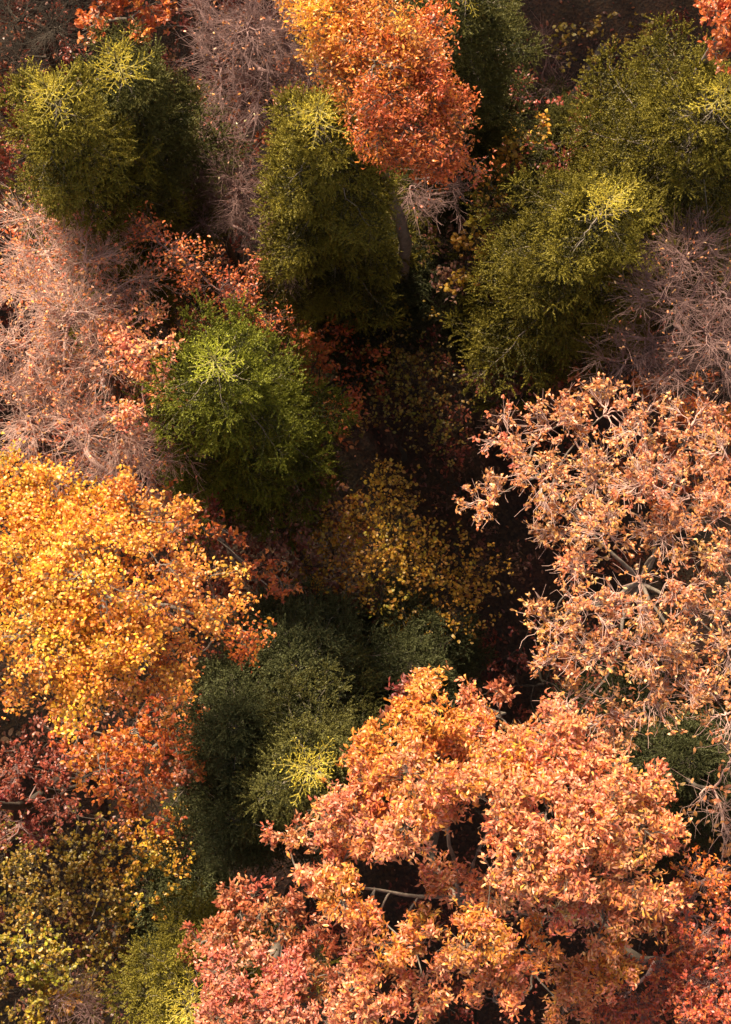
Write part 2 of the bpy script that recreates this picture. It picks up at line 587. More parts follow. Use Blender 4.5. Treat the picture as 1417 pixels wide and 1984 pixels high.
def bough_mesh(L, tip_c, old_c, stiff, seed):
    """one bough of length L growing along +X, with side shoots, sub-shoots and needles"""
    K = 14
    if stiff:       # fresh top growth, paler all along; part of it imitates light on the tips
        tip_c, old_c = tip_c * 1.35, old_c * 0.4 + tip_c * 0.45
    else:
        tip_c = tip_c * (0.55 if L < 1.0 else 0.5 if L < 1.6 else 0.42)  # upper boughs keep brighter tips, lower ones duller: crown shading put into the colour
    t = np.linspace(0, 1, K)
    # droops in the middle, the end lifts again
    zc = L * ((0.30 if stiff else 0.02) * t - (0.02 if stiff else 0.42) * t ** 2 + (0.0 if stiff else 0.27) * t ** 3)
    ax = np.stack([L * t, L * 0.05 * np.sin(t * 5 + seed) * t, zc], -1)[None]
    ax[0, 1:, 1:] += rng.normal(size=(K - 1, 2)) * 0.012 * L
    wood, shoots, ages = [], [], []

    def along(f):
        f = np.clip(f * (K - 1), 0, K - 1.001)
        i = f.astype(int)
        return ax[0, i] + (ax[0, i + 1] - ax[0, i]) * (f - i)[:, None]
    step = 0.26 if L > 1.0 else 0.18
    fs = np.arange(0.12 if L < 1 else 0.22, 0.98, step / L)
    fs = np.repeat(fs, 2) + rng.normal(size=2 * len(fs)) * 0.2 * step / L
    fs = np.clip(fs, 0.05, 0.97)
    sgn = np.tile([1, -1], len(fs) // 2)
    p = along(fs)
    ang = R(52) + rng.normal(size=len(fs)) * 0.16
    sl_ = np.minimum(0.36 * L * np.sin(np.clip(1.0 - fs, 0.03, 1) * 1.75) ** 0.8 + 0.10, (1 - fs) * L * 0.75 + 0.13)
    sl_ *= rng.uniform(0.7, 1.15, len(fs))
    dv = np.stack([np.cos(ang), sgn * np.sin(ang), rng.normal(size=len(fs)) * 0.12 + (0.22 if stiff else -0.10)], -1)
    dv = norm(dv)
    e = p + dv * sl_[:, None]
    side = curves(p, e, norm(dv + np.array([0, 0, 0.15])), 5, 0.4, 0.02)
    # shoots: end of the main axis, the side axes (outer part), and sub-shoots on the side axes
    sh0, sh1, ag = [ax[0, 8:-1], side[:, 2], side[:, 3], side[:, 0], side[:, 1]], \
        [ax[0, 9:], side[:, 3], side[:, 4], side[:, 1], side[:, 2]], \
        [np.linspace(.2, 1, K - 9), np.full(len(fs), .15), np.full(len(fs), .3), np.full(len(fs), .02), np.full(len(fs), .08)]
    sub0, sub1, suba = [], [], []
    for i in range(len(fs)):
        m = int(sl_[i] / (0.30 if stiff else 0.21))
        for j in range(1, m + 1):
            ff = j / (m + 1) + rng.normal() * 0.04
            k = min(3.999, max(0, ff * 4))
            q = side[i, int(k)] + (side[i, int(k) + 1] - side[i, int(k)]) * (k - int(k))
            for s2 in (1, -1):
                if rng.random() < 0.12:
                    continue
                a2 = s2 * (0.85 + rng.normal() * 0.2)
                dx = dv[i]
                d2 = np.array([dx[0] * math.cos(a2) - dx[1] * math.sin(a2), dx[0] * math.sin(a2) + dx[1] * math.cos(a2),
                               dx[2] + rng.normal() * 0.22 + 0.10])
                ll = min(0.36, 0.17 + (1 - ff) * sl_[i] * 0.4) * rng.uniform(0.7, 1.2)
                sub0.append(q)
                sub1.append(q + d2 / np.linalg.norm(d2) * ll)
                suba.append(0.02 + 0.16 * ff * (0.4 + 0.6 * fs[i]))
    if sub0:
        sh0.append(np.array(sub0)), sh1.append(np.array(sub1)), ag.append(np.array(suba))
    # fans of fresh shoots: a star at the bough's end and a smaller one at the end of every side branch
    def fan(p, d, k, ln, age):
        q = np.repeat(p, k, axis=0)
        dd = norm(np.repeat(norm(d), k, axis=0) * 0.75 + rdir(len(q)) * np.array([1, 1, .5]) * 0.85 + np.array([0, 0, 0.42]))
        sh0.append(q), sh1.append(q + dd * (ln * rng.uniform(.6, 1.15, len(q)))[:, None]), ag.append(age + rng.normal(size=len(q)) * 0.08)
    fan(ax[0, -1:], ax[0, -1:] - ax[0, -2:-1], 3 if stiff else 7, 0.26 if stiff else 0.42, 1.0)
    if not stiff:
        fan(ax[0, -3:-2], ax[0, -1:] - ax[0, -3:-2], 4, 0.40, 0.9)
        fan(side[:, -1], side[:, -1] - side[:, -2], 5, 0.38, 0.85)
    a0, a1, ag = np.concatenate(sh0), np.concatenate(sh1), np.concatenate(ag)
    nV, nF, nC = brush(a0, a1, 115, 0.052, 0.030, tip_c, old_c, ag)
    wv, wf = tubes(ax, [0.008 + 0.006 * L], [0.006], 5)
    sv, sf = tubes(side, np.full(len(fs), .006), np.full(len(fs), .004), 3)
    qf = np.concatenate([wf, sf + len(wv)])
    tf = np.concatenate([qf[:, [0, 1, 2]], qf[:, [0, 2, 3]]])
    wood_v = np.concatenate([wv, sv])
    V = np.concatenate([nV, wood_v])
    F = np.concatenate([nF, tf + len(nV)])
    C = np.concatenate([nC, np.zeros((len(wood_v), 3)) + 0.1])
    mi = np.concatenate([np.zeros(len(nF)), np.ones(len(tf))])
    return V, F, C, mi


def frond_mesh(L, tip_c, old_c, seed):
    """a stiff young bough near the leader: one straight pale axis with short paired side shoots"""
    K = 8
    t = np.linspace(0, 1, K)
    ax = np.stack([L * t, 0.02 * L * np.sin(t * 4 + seed), L * 0.16 * t ** 2], -1)[None]
    fs = np.arange(0.22, 0.9, 0.21 / L)
    s0, s1, ag = [ax[0, :-1]], [ax[0, 1:]], [np.full(K - 1, .9)]
    for f in fs:
        for sg in (1, -1):
            p = ax[0, int(f * (K - 1))] * (1 - (f * (K - 1)) % 1) + ax[0, int(f * (K - 1)) + 1] * ((f * (K - 1)) % 1)
            a = sg * (0.82 + rng.normal() * 0.10)
            ln = min(0.42 * L * (1.05 - f), 0.34) * rng.uniform(.75, 1.15) + 0.05
            s0.append(p[None]), s1.append((p + np.array([math.cos(a), math.sin(a), 0.18 + rng.normal() * .1]) * ln)[None]), ag.append(np.array([.75]))
            if ln > 0.26:
                for s2 in (1, -1):
                    q = p + np.array([math.cos(a), math.sin(a), 0.18]) * ln * 0.45
                    b = a + s2 * 0.8
                    s0.append(q[None]), s1.append((q + np.array([math.cos(b), math.sin(b), 0.15]) * ln * .45)[None]), ag.append(np.array([.6]))
    s0, s1, ag = np.concatenate(s0), np.concatenate(s1), np.concatenate(ag)
    nV, nF, nC = brush(s0, s1, 170, 0.032, 0.021, tip_c * 1.5, tip_c * 0.55 + old_c, ag)  # pale fresh needles, brightened further to mimic a lit tip
    wv, wf = tubes(ax, [0.012], [0.007], 5)
    tf = np.concatenate([wf[:, [0, 1, 2]], wf[:, [0, 2, 3]]])
    return np.concatenate([nV, wv]), np.concatenate([nF, tf + len(nV)]), \
        np.concatenate([nC, np.zeros((len(wv), 3)) + .2]), np.concatenate([np.zeros(len(nF)), np.ones(len(tf))])


BOUGHS = {}
LENS = [0.35, 0.6, 0.95, 1.4, 1.9, 2.5, 3.2]
SPRUCE_TONES = {   # needle colours: fresh tip, old needle, contrast raised to mimic lit tips
    'gold':  (np.array([.46, .37, .05]), np.array([.042, .038, .008])),
    'green': (np.array([.38, .38, .04]), np.array([.040, .042, .008])),
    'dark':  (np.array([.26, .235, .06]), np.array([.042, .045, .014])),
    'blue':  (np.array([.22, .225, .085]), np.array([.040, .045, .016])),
}


def bough(tone, li, var, star=False):
    key = (tone, li, var, star)
    if key not in BOUGHS:
        tones = SPRUCE_TONES['gold' if tone == 'dark' and star else tone]
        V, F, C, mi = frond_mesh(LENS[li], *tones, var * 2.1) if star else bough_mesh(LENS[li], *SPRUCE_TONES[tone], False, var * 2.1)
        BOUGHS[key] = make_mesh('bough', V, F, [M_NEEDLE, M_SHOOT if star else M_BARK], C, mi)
    return BOUGHS[key]


def spruce(label, tip, rmax, depth_m=15.0, tone='gold', group='evergreen spruces among the autumn trees', lean=(0, 0), star_h=1.3, dens=1.0):
    """tip = (px, py, z); boughs in whorls from the leader down, depth_m of crown"""
    P = at(*tip)
    if tone == 'blue':
        star_h = 0.0
    base = np.array([P[0] + lean[0], P[1] + lean[1], 0])
    base[2] = ground_z(base[0], base[1]) - 0.05
    root = thing('spruce_tree', label, 'spruce tree', base, group)
    T = P - base
    tp = curves(np.zeros((1, 3)), T[None], np.array([[0, 0, 1.0]]), 24, 0.5, 0.0012)
    v, f = tubes(tp, [0.24], [0.012], 8)
    link('trunk', make_mesh('trunk', v, f, [M_DARK], smooth=True), root)

    def trunk_at(h):
        k = np.clip((1 - h / T[2]) * 23, 0, 22.999)
        i = int(k)
        return tp[0, i] + (tp[0, i + 1] - tp[0, i]) * (k - i)
    # leader: the fresh vertical shoot
    a = np.array([[0, 0, 0.0], [0, 0, .25], [0, 0, .5]])
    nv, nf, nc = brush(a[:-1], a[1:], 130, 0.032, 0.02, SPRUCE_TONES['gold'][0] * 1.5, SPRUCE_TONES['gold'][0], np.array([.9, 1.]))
    wv, wf = tubes(a[None], [.012], [.007], 5)
    tf = np.concatenate([wf[:, [0, 1, 2]], wf[:, [0, 2, 3]]])
    me = make_mesh('leader', np.concatenate([nv, wv]), np.concatenate([nf, tf + len(nv)]), [M_NEEDLE, M_SHOOT],
                   np.concatenate([nc, np.zeros((len(wv), 3)) + .2]), np.concatenate([np.zeros(len(nf)), np.ones(len(tf))]))
    o = link('leader', me, root)
    o.location = trunk_at(0.28)
    h, cnt = 0.12, 0
    az0 = rng.random() * 6.28
    sect = 1 + 0.18 * np.sin(np.arange(12) * 1.9 + rng.random() * 6) + rng.normal(size=12) * 0.10   # uneven outline
    while h < depth_m and cnt < 285:
        f = h / depth_m
        star = h < star_h
        r = rmax * (1 - (1 - min(1, f)) ** 3.2) ** 0.95 + 0.20
        r *= 0.92 + 0.16 * rng.random()
        tier = rng.uniform(0.78, 1.15)
        nb = int(round((6 if star else 6 if h < 3 else 7) * dens))
        for b in range(nb):
            az = az0 + b * 6.283 / nb + rng.normal() * 0.16
            s = sect[int((az % 6.283) / 6.283 * 12) % 12]
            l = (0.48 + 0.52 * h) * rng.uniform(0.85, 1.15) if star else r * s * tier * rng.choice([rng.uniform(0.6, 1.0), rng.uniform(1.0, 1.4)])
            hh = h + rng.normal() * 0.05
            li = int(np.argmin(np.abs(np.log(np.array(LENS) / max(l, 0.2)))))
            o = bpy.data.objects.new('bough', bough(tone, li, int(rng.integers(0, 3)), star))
            COL.objects.link(o)
            o.parent = root
            o.location = trunk_at(max(0.12, hh + 0.1))
            pitch = (R(26) if star else R(20) * max(0, 1 - h / 3)) + R(4) - R(26) * min(1, f * 1.6) + rng.normal() * 0.17
            o.rotation_euler = (rng.normal() * 0.28, -pitch, az)
            sc = l / LENS[li]
            o.scale = (sc, sc, sc)
            cnt += 1
        az0 += 0.5 + rng.random() * 0.4
        h += 0.40 if star else 0.22 + 0.24 * min(1, h / 3.5) + rng.random() * 0.12
    return root


spruce('gold tipped spruce at the left edge with long bright spreading top shoots', (85, 160, 26.5), 1.75, 15, 'gold')
spruce('rounded dark spruce with one small pale star tip, right of the bright top left spruce', (222, 105, 24.5), 1.5, 13, 'dark')
spruce('spruce with pale star shaped leader standing below the orange red tree', (615, 205, 26.0), 1.9, 16, 'gold')
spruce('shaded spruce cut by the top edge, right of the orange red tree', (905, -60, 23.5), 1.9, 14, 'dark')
spruce('broad olive spruce cut by the right edge with its pale tip at the frame', (1412, 165, 25.5), 2.6, 13, 'gold')
spruce('olive spruce with chunky bright tip shoots, left of the mauve bare tree', (1185, 375, 24.5), 2.15, 12, 'gold')
spruce('bright lime green spruce standing alone beside the pink bare trees', (410, 690, 25.0), 2.2, 15, 'green')
spruce('spruce with a yellow star tip left of the big copper oak', (600, 1495, 23.5), 2.5, 14, 'dark')
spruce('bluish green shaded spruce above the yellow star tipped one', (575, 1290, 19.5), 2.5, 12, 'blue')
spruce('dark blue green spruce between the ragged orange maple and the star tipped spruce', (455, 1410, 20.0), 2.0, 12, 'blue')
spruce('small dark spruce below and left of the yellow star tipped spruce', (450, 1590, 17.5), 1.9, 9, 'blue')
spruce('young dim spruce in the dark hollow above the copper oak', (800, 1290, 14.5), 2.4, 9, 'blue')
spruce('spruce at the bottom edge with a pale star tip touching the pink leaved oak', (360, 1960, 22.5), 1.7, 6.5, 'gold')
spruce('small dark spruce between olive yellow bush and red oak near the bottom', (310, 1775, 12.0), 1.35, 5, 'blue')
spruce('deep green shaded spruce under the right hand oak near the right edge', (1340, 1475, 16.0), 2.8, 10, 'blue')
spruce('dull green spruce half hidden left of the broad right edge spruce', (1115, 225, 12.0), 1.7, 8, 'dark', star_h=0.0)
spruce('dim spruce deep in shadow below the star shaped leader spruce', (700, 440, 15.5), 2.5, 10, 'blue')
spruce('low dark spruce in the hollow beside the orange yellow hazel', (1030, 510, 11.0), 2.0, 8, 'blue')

# ------------------------------------------------------------------ oaks and other broadleaf trees
Z = 25.0
broadleaf('oak_tree', 'big copper orange oak filling the bottom centre, grey limbs showing in its middle', [
    (760, 1440, Z, 75, 'amber'), (835, 1395, Z, 78, 'amber'), (905, 1430, Z - 1, 55), (720, 1520, Z, 75), (815, 1510, Z + 1, 80), (905, 1500, Z, 65),
    (1000, 1480, Z, 80), (1085, 1460, Z, 80), (1165, 1500, Z, 72), (1230, 1530, Z - .5, 58), (690, 1590, Z, 65), (790, 1605, Z + 1, 65),
    (965, 1560, Z + 1, 72), (1060, 1570, Z + 1, 82), (1160, 1590, Z + .5, 78), (1250, 1610, Z, 58), (630, 1640, Z - 1, 48), (1005, 1650, Z + 1, 75),
    (1100, 1670, Z + 1, 78), (1200, 1680, Z, 72), (1260, 1745, Z - .5, 55), (1075, 1740, Z, 62), (1170, 1785, Z - .5, 62), (660, 1720, Z, 58, 'amber'),
    (590, 1710, Z - 1, 45), (790, 1830, Z, 62, 'amber'), (715, 1790, Z - 1, 45), (730, 1905, Z - 1, 62), (930, 1805, Z, 64, 'amber'),
    (1000, 1850, Z - .5, 55, 'amber'), (965, 1940, Z - 1, 58), (1195, 1875, Z - 1.5, 62, 'amber'), (690, 1950, Z - 1, 48), (830, 1930, Z - 1, 45),
    (555, 1625, Z - 1, 34, 'rust'), (835, 1335, Z - 1, 30, 'amber'), (915, 1365, Z - 1.5, 34, 'copper'),
    (850, 1700, Z - 2.5, 50), (950, 1720, Z - 2, 46), (870, 1570, Z - 1.5, 40), (880, 1870, Z - 2, 40), (1090, 1860, Z - 2, 50), (1090, 1950, Z - 2.5, 50)],
    'copper', trunk_px=(890, 1755, 22), leafL=0.145, leafW=0.34, tmpl='oak', clump_d=6.0, twigs=18, leaves=6.5, twiglets=1, singles=300, base_r=0.19,
    clump_r=0.33, spread_l=0.75, twig_r=0.006)
Z = 24.0
broadleaf('oak_tree', 'sparse pinkish brown oak at the right edge with many pale limbs showing', [
    (1000, 865, Z - 1, 55), (1080, 825, Z - 1, 58), (1170, 805, Z - 1, 58), (1250, 845, Z, 64), (1340, 825, Z - .5, 58), (1405, 885, Z, 55),
    (960, 965, Z - 1.5, 45), (1050, 935, Z, 64), (1150, 930, Z, 66), (1245, 935, Z + .5, 64), (1335, 960, Z, 64), (1405, 995, Z, 55),
    (1065, 1025, Z - .5, 48), (1170, 1030, Z + .5, 56), (1295, 1030, Z, 62), (1395, 1070, Z, 55), (1110, 1125, Z, 56), (1065, 1205, Z - .5, 46),
    (1145, 1190, Z + .5, 56), (1235, 1165, Z + 1, 54), (1320, 1140, Z, 56), (1400, 1165, Z, 48), (1075, 1285, Z - .5, 46), (1155, 1270, Z, 56),
    (1245, 1250, Z + .5, 64), (1330, 1255, Z, 56), (1405, 1255, Z, 48), (1100, 1365, Z - 1, 52), (1185, 1380, Z - .5, 54), (1265, 1340, Z, 54),
    (1345, 1355, Z, 54), (1405, 1380, Z, 45), (1085, 1435, Z - 1.5, 36), (1195, 1430, Z - 1, 36)],
    'rose', trunk_px=(1245, 1130, 20), leafL=0.122, leafW=0.42, tmpl='oak', clump_d=5.4, twigs=14, leaves=4.4, singles=300, base_r=0.18,
    clump_r=0.44, bark=M_PALE, limb_bark=M_BARK, twig_r=0.008, branch_r=0.026, keep=0.85, twiglets=1)
broadleaf('oak_tree', 'pink and rust leaved oak at the bottom edge left of the copper oak', [
    (480, 1740, 21.5, 55, 'rust'), (430, 1815, 22, 55, 'rust'), (545, 1785, 22, 58, 'rust'), (610, 1835, 22, 48, 'rust'), (375, 1835, 21, 30, 'rust'),
    (440, 1890, 23, 66), (525, 1880, 23, 66), (605, 1905, 22.5, 58, 'rust'), (450, 1965, 23.5, 76), (545, 1965, 23.5, 76), (630, 1980, 22.5, 55),
    (500, 2050, 23, 70)], 'pink', leafL=0.145, leafW=0.36, tmpl='oak', clump_d=6.0, twigs=13, leaves=8, singles=260, base_r=0.28)
Z = 23.5
broadleaf('maple_tree', 'large golden yellow maple with orange fringe at the left edge', [
    (20, 945, Z, 70, 'gold'), (80, 990, Z, 85, 'gold'), (165, 1010, Z, 85, 'gold'), (255, 985, Z, 66, 'amber'), (60, 1090, Z + .5, 100, 'gold'), (180, 1110, Z + 1, 105, 'gold'),
    (305, 1090, Z, 76, 'amber', .6), (400, 1115, Z - 1, 62, 'amber', .38), (95, 1225, Z + .5, 96, 'gold'), (220, 1240, Z + .5, 96, 'gold'), (335, 1200, Z, 76, 'amber', .6),
    (425, 1180, Z - 1, 52, 'amber', .38), (70, 1330, Z - .5, 70, 'amber', .6), (170, 1320, Z, 80, 'gold'), (290, 1310, Z - .5, 76, 'amber', .6), (370, 1275, Z - 1, 60, 'amber', .38),
    (480, 1225, Z - 2, 44, 'orange', .38), (-40, 1160, Z, 100, 'gold'), (350, 1010, Z - 1.5, 40, 'amber', .38)],
    'gold', trunk_px=(190, 1150, 20), leafL=0.105, leafW=0.62, clump_d=5.0, twigs=16, leaves=9, singles=300, base_r=0.28, clump_r=0.50, shell=0.45, spread_l=2.0, flat=0.55)
broadleaf('maple_tree', 'orange maple with ragged drooping crown below the golden yellow maple', [
    (330, 1400, 18, 72), (250, 1420, 17.5, 66), (350, 1480, 16.5, 58, 'ember'), (195, 1490, 18.5, 48), (210, 1540, 18, 30), (280, 1500, 16, 50, 'ember'),
    (150, 1410, 17, 52, 'ember'), (390, 1380, 16, 50, 'ember'), (300, 1560, 14.5, 60, 'ember'), (390, 1500, 14, 46, 'rust'), (200, 1440, 16, 60)], 'orange', leafL=0.14, leafW=0.6, clump_d=3.6, twigs=12, leaves=5, base_r=0.2, singles=120)
Z = 26.0
broadleaf('beech_tree', 'tall flame orange tree at the top, yellow on its left and red on its right', [
    (635, 30, Z, 58, 'gold'), (700, 20, Z, 62, 'amber'), (680, 85, Z, 58, 'amber'), (765, 60, Z + .3, 66, 'amber'), (640, 110, Z - .8, 46, 'amber'),
    (730, 125, Z + .3, 66, 'orange'), (800, 120, Z, 60, 'ember'), (690, 175, Z - .5, 52, 'amber'), (765, 190, Z, 66, 'ember'), (840, 185, Z - .4, 48, 'orange'),
    (735, 245, Z - .5, 52, 'orange'), (805, 250, Z - .5, 62, 'ember'), (865, 250, Z - .8, 46, 'ember'), (790, 305, Z - 1.2, 42, 'ember'),
    (850, 305, Z - 1.3, 42, 'ember'), (895, 315, Z - 1.8, 34, 'ember'), (825, 60, Z - .4, 48, 'orange'), (590, 20, Z - 1, 40, 'amber'), (870, 200, Z - 1, 36, 'ember'),
    (700, -60, Z, 80, 'gold'), (610, 70, Z - 1.5, 34, 'amber', .5)], 'orange', leafL=0.105, leafW=0.42, clump_d=7.5, twigs=18, leaves=9, spread_l=2.2, flat=0.6, droop=0.35, base_r=0.3, singles=250, shell=0.6)
broadleaf('maple_tree', 'fine leaved red maple in the bottom right corner with an orange crest', [
    (1350, 1715, 23.5, 62, 'orange'), (1405, 1800, 23.5, 76, 'crimson'), (1290, 1850, 22.5, 76), (1365, 1895, 23.0, 86), (1235, 1930, 22.0, 76), (1325, 1975, 23.0, 76),
    (1410, 1965, 23.0, 76), (1180, 1975, 21.5, 56), (1300, 1770, 22.0, 50, 'crimson')], 'crimson', leafL=0.10, leafW=0.5, clump_d=6.0, twigs=14, leaves=5,
    bark=M_MAUVE, twiglets=1, base_r=0.22)
broadleaf('maple_tree', 'low red orange thicket tree under the top of the right hand oak', [
    (1250, 765, 18.0, 50), (1330, 770, 18.5, 56, 'orange'), (1400, 785, 18.5, 56, 'orange'), (1330, 860, 18.0, 70), (1405, 900, 18.0, 60), (1280, 920, 17.0, 70),
    (1170, 760, 16.5, 40)], 'ember', leafL=0.14, leafW=0.5, clump_d=3.0, twigs=12, leaves=5, base_r=0.16)
broadleaf('maple_tree', 'vivid red maple cut by the top right corner', [
    (1385, 25, 26.5, 56), (1415, 85, 26.5, 46), (1430, 10, 27.0, 70)], 'ember', leafL=0.13, leafW=0.5, clump_d=6.0, twigs=14, leaves=6, base_r=0.2, singles=80)
broadleaf('maple_tree', 'red and orange maple at the top edge behind the two top left spruces', [
    (195, 20, 22.0, 54, 'ember'), (270, 20, 22.5, 58, 'orange'), (160, 60, 21.0, 36, 'ember'), (312, 45, 22.0, 42, 'ember'), (230, -50, 22.5, 60)],
    'orange', leafL=0.15, leafW=0.5, clump_d=4.5, twigs=13, leaves=6, base_r=0.2, singles=100)
broadleaf('maple_tree', 'slim red maple slanting along the right side of the pink bare trees', [
    (325, 485, 21.5, 36), (365, 520, 21.0, 42), (420, 560, 20.5, 42), (470, 585, 20.0, 36), (512, 622, 19.0, 26), (300, 440, 20.5, 26)],
    'ember', leafL=0.10, leafW=0.5, clump_d=4.5, twigs=13, leaves=4, base_r=0.10, singles=100, spread_l=2.5, clump_r=0.6, twiglets=1, bark=M_MAUVE)
broadleaf('maple_tree', 'salmon orange leaved maple between the pink bare trees and the lime green spruce', [
    (270, 620, 22.0, 38), (305, 660, 22.5, 40), (250, 690, 22.0, 46), (312, 725, 22.0, 42), (280, 785, 21.5, 38), (225, 640, 21.5, 28)],
    'copper', leafL=0.115, leafW=0.5, clump_d=5.0, twigs=13, leaves=5, base_r=0.13, spread_l=1.5, singles=100, twiglets=1, bark=M_PALE)
broadleaf('maple_tree', 'wine red maple in shade at the left edge below the golden maple', [
    (45, 1500, 14.5, 76), (110, 1540, 14, 56), (40, 1595, 14, 66), (125, 1465, 14, 46)], 'wine', leafL=0.13, leafW=0.5, clump_d=3.4, twigs=13, leaves=5,
    base_r=0.16, bark=M_MAUVE)
broadleaf('maple_tree', 'dark wine red tree added mostly beyond the left edge to shade the olive thicket', [  # out of view tree, added to cast shade over the thicket
    (-80, 1440, 22.5, 84), (-70, 1560, 22, 80), (-95, 1680, 22, 84), (-150, 1520, 23, 90), (-60, 1790, 20.5, 60), (-150, 1650, 23, 90)], 'wine', leafL=0.13,
    leafW=0.5, clump_d=4.0, twigs=12, leaves=6, base_r=0.2, bark=M_MAUVE)
broadleaf('maple_tree', 'loose red sprays reaching out between golden maple and lime green spruce', [
    (475, 1090, 19, 34), (532, 1112, 18.5, 28), (435, 1030, 19.5, 36), (350, 1005, 20, 30), (545, 1150, 17.5, 20), (320, 950, 19, 36)],
    'ember', leafL=0.14, leafW=0.5, clump_d=3.2, twigs=10, leaves=4, base_r=0.12, singles=60)
GU = 'yellow leaved understorey trees in the shade'
broadleaf('hazel_tree', 'ochre yellow hazel glowing in the middle of the dark hollow', [
    (745, 960, 12.0, 56), (690, 1010, 12.0, 56), (760, 1040, 13.0, 76), (645, 1080, 12.0, 56), (720, 1110, 13.0, 66), (820, 1100, 12.5, 66), (900, 1105, 11.5, 46),
    (860, 1170, 12.0, 54), (930, 1150, 11.0, 32), (780, 1175, 12.0, 46), (600, 1110, 11.0, 36)], 'ochre', leafL=0.112, leafW=0.75, clump_d=4.0, twigs=14,
    leaves=3.8, base_r=0.12, clump_r=0.85, spread_l=1.5, group=GU, singles=200, bark=M_DARK)
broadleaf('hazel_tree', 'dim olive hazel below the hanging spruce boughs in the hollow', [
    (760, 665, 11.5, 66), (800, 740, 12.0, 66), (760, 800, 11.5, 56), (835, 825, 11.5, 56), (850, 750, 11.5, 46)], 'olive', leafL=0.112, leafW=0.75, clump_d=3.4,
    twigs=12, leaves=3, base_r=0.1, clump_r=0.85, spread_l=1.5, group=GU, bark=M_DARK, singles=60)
broadleaf('hazel_tree', 'narrow orange yellow hazel left of the chunky tipped olive spruce', [
    (905, 525, 14.0, 40), (920, 450, 15.0, 46), (960, 375, 15.5, 42), (990, 335, 15.0, 36), (900, 490, 14.0, 30)], 'ochre', leafL=0.155, leafW=0.7, clump_d=2.8,
    twigs=11, leaves=3.5, base_r=0.1, group=GU, bark=M_DARK, singles=80)
broadleaf('hazel_tree', 'small amber leaved hazel in shadow right of the orange red tree', [
    (1020, 275, 12.5, 44), (1000, 240, 12, 34), (1050, 250, 11.5, 30)], 'ochre', leafL=0.155, leafW=0.7, clump_d=2.2, twigs=10, leaves=3, base_r=0.08,
    group=GU, bark=M_DARK)
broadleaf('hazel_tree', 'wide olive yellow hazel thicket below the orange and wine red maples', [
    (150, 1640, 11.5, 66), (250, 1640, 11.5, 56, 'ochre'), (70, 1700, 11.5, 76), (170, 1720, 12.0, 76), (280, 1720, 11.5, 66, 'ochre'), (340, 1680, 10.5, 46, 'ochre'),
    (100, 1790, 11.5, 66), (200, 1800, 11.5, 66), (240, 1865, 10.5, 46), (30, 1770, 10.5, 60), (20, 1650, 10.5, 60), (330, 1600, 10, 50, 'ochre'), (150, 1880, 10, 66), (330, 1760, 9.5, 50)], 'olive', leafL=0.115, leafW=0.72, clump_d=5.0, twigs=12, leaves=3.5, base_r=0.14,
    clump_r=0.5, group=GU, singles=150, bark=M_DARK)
broadleaf('hazel_tree', 'bright lime yellow hazel in the bottom left corner', [
    (40, 1840, 14.0, 64, 'lime'), (95, 1870, 13.5, 40, 'lime'), (40, 1920, 13.5, 66), (90, 1965, 13.0, 56, 'ochre'), (160, 1960, 12.0, 60), (150, 1890, 12.0, 50)], 'olive', leafL=0.12, leafW=0.72,
    clump_d=4.6, twigs=12, leaves=4, base_r=0.12, group=GU, bark=M_DARK, singles=80)
broadleaf('hazel_tree', 'thin greenish yellow hazel scattered over the dark floor at the top right', [
    (1200, 60, 9, 66), (1130, 50, 9, 56), (1240, 110, 9.5, 56), (1090, 110, 8.5, 40), (1160, 130, 9, 46)], 'olive', leafL=0.15, leafW=0.72, clump_d=1.2,
    twigs=9, leaves=2.4, base_r=0.1, clump_r=0.6, group=GU, bark=M_DARK)
broadleaf('beech_tree', 'dull brown leaved tree in shade between olive spruce and right hand oak', [
    (1060, 645, 12, 56), (1000, 690, 12, 56), (1100, 690, 12.5, 46), (960, 745, 11.5, 46), (1040, 765, 11.5, 46), (985, 805, 11, 46)], 'brown',
    leafL=0.17, leafW=0.5, clump_d=1.8, twigs=11, leaves=3, base_r=0.12, bark=M_MAUVE, twiglets=1)
broadleaf('maple_tree', 'small dark red sapling poking up above the copper oak crest', [(775, 1335, 22.5, 24), (770, 1375, 22, 22)], 'wine',
          leafL=0.19, leafW=0.36, tmpl='oak', clump_d=5, twigs=10, leaves=4, base_r=0.06, clump_r=0.3)
broadleaf('maple_tree', 'rusty sapling right of the copper oak crest by the dark hollow', [(950, 1385, 21, 28), (965, 1350, 21, 18), (1000, 1420, 21, 26)], 'rust',
          leafL=0.19, leafW=0.36, tmpl='oak', clump_d=4.5, twigs=10, leaves=4, base_r=0.06, clump_r=0.3)
# bare crowns
GB = 'bare or nearly bare trees'
BK = dict(cat='bare tree', group=GB, clump_d=4.2, twigs=9, twiglets=5, leafL=0.085, leafW=0.5, clump_r=0.75, twig_r=0.0075, branch_r=0.034)
broadleaf('bare_tree', 'large pink grey bare tree with feathery twigs at the left edge', [
    (55, 560, 20.5, 76), (130, 620, 21.5, 86), (170, 510, 20.5, 76), (90, 490, 20, 66), (250, 545, 20, 64), (200, 690, 21, 72), (120, 745, 20.5, 72),
    (200, 425, 19, 56), (35, 665, 21, 66), (60, 430, 19, 50)], 'copper', leaves=2.6, bark=M_PALE, base_r=0.26, keep=0.8, **BK)
broadleaf('bare_tree', 'pale bare tree with star shaped fork just above the golden maple', [
    (85, 875, 20, 60), (160, 830, 21, 56), (230, 835, 20.5, 56), (275, 890, 20, 56), (200, 925, 20, 46), (55, 805, 20.5, 72), (325, 860, 19, 46),
    (130, 930, 20, 46), (25, 760, 20.5, 56), (300, 960, 19, 40)], 'copper', trunk_px=(165, 865, 17.5), leaves=1.8, bark=M_PALE, base_r=0.26, keep=0.6, **BK)
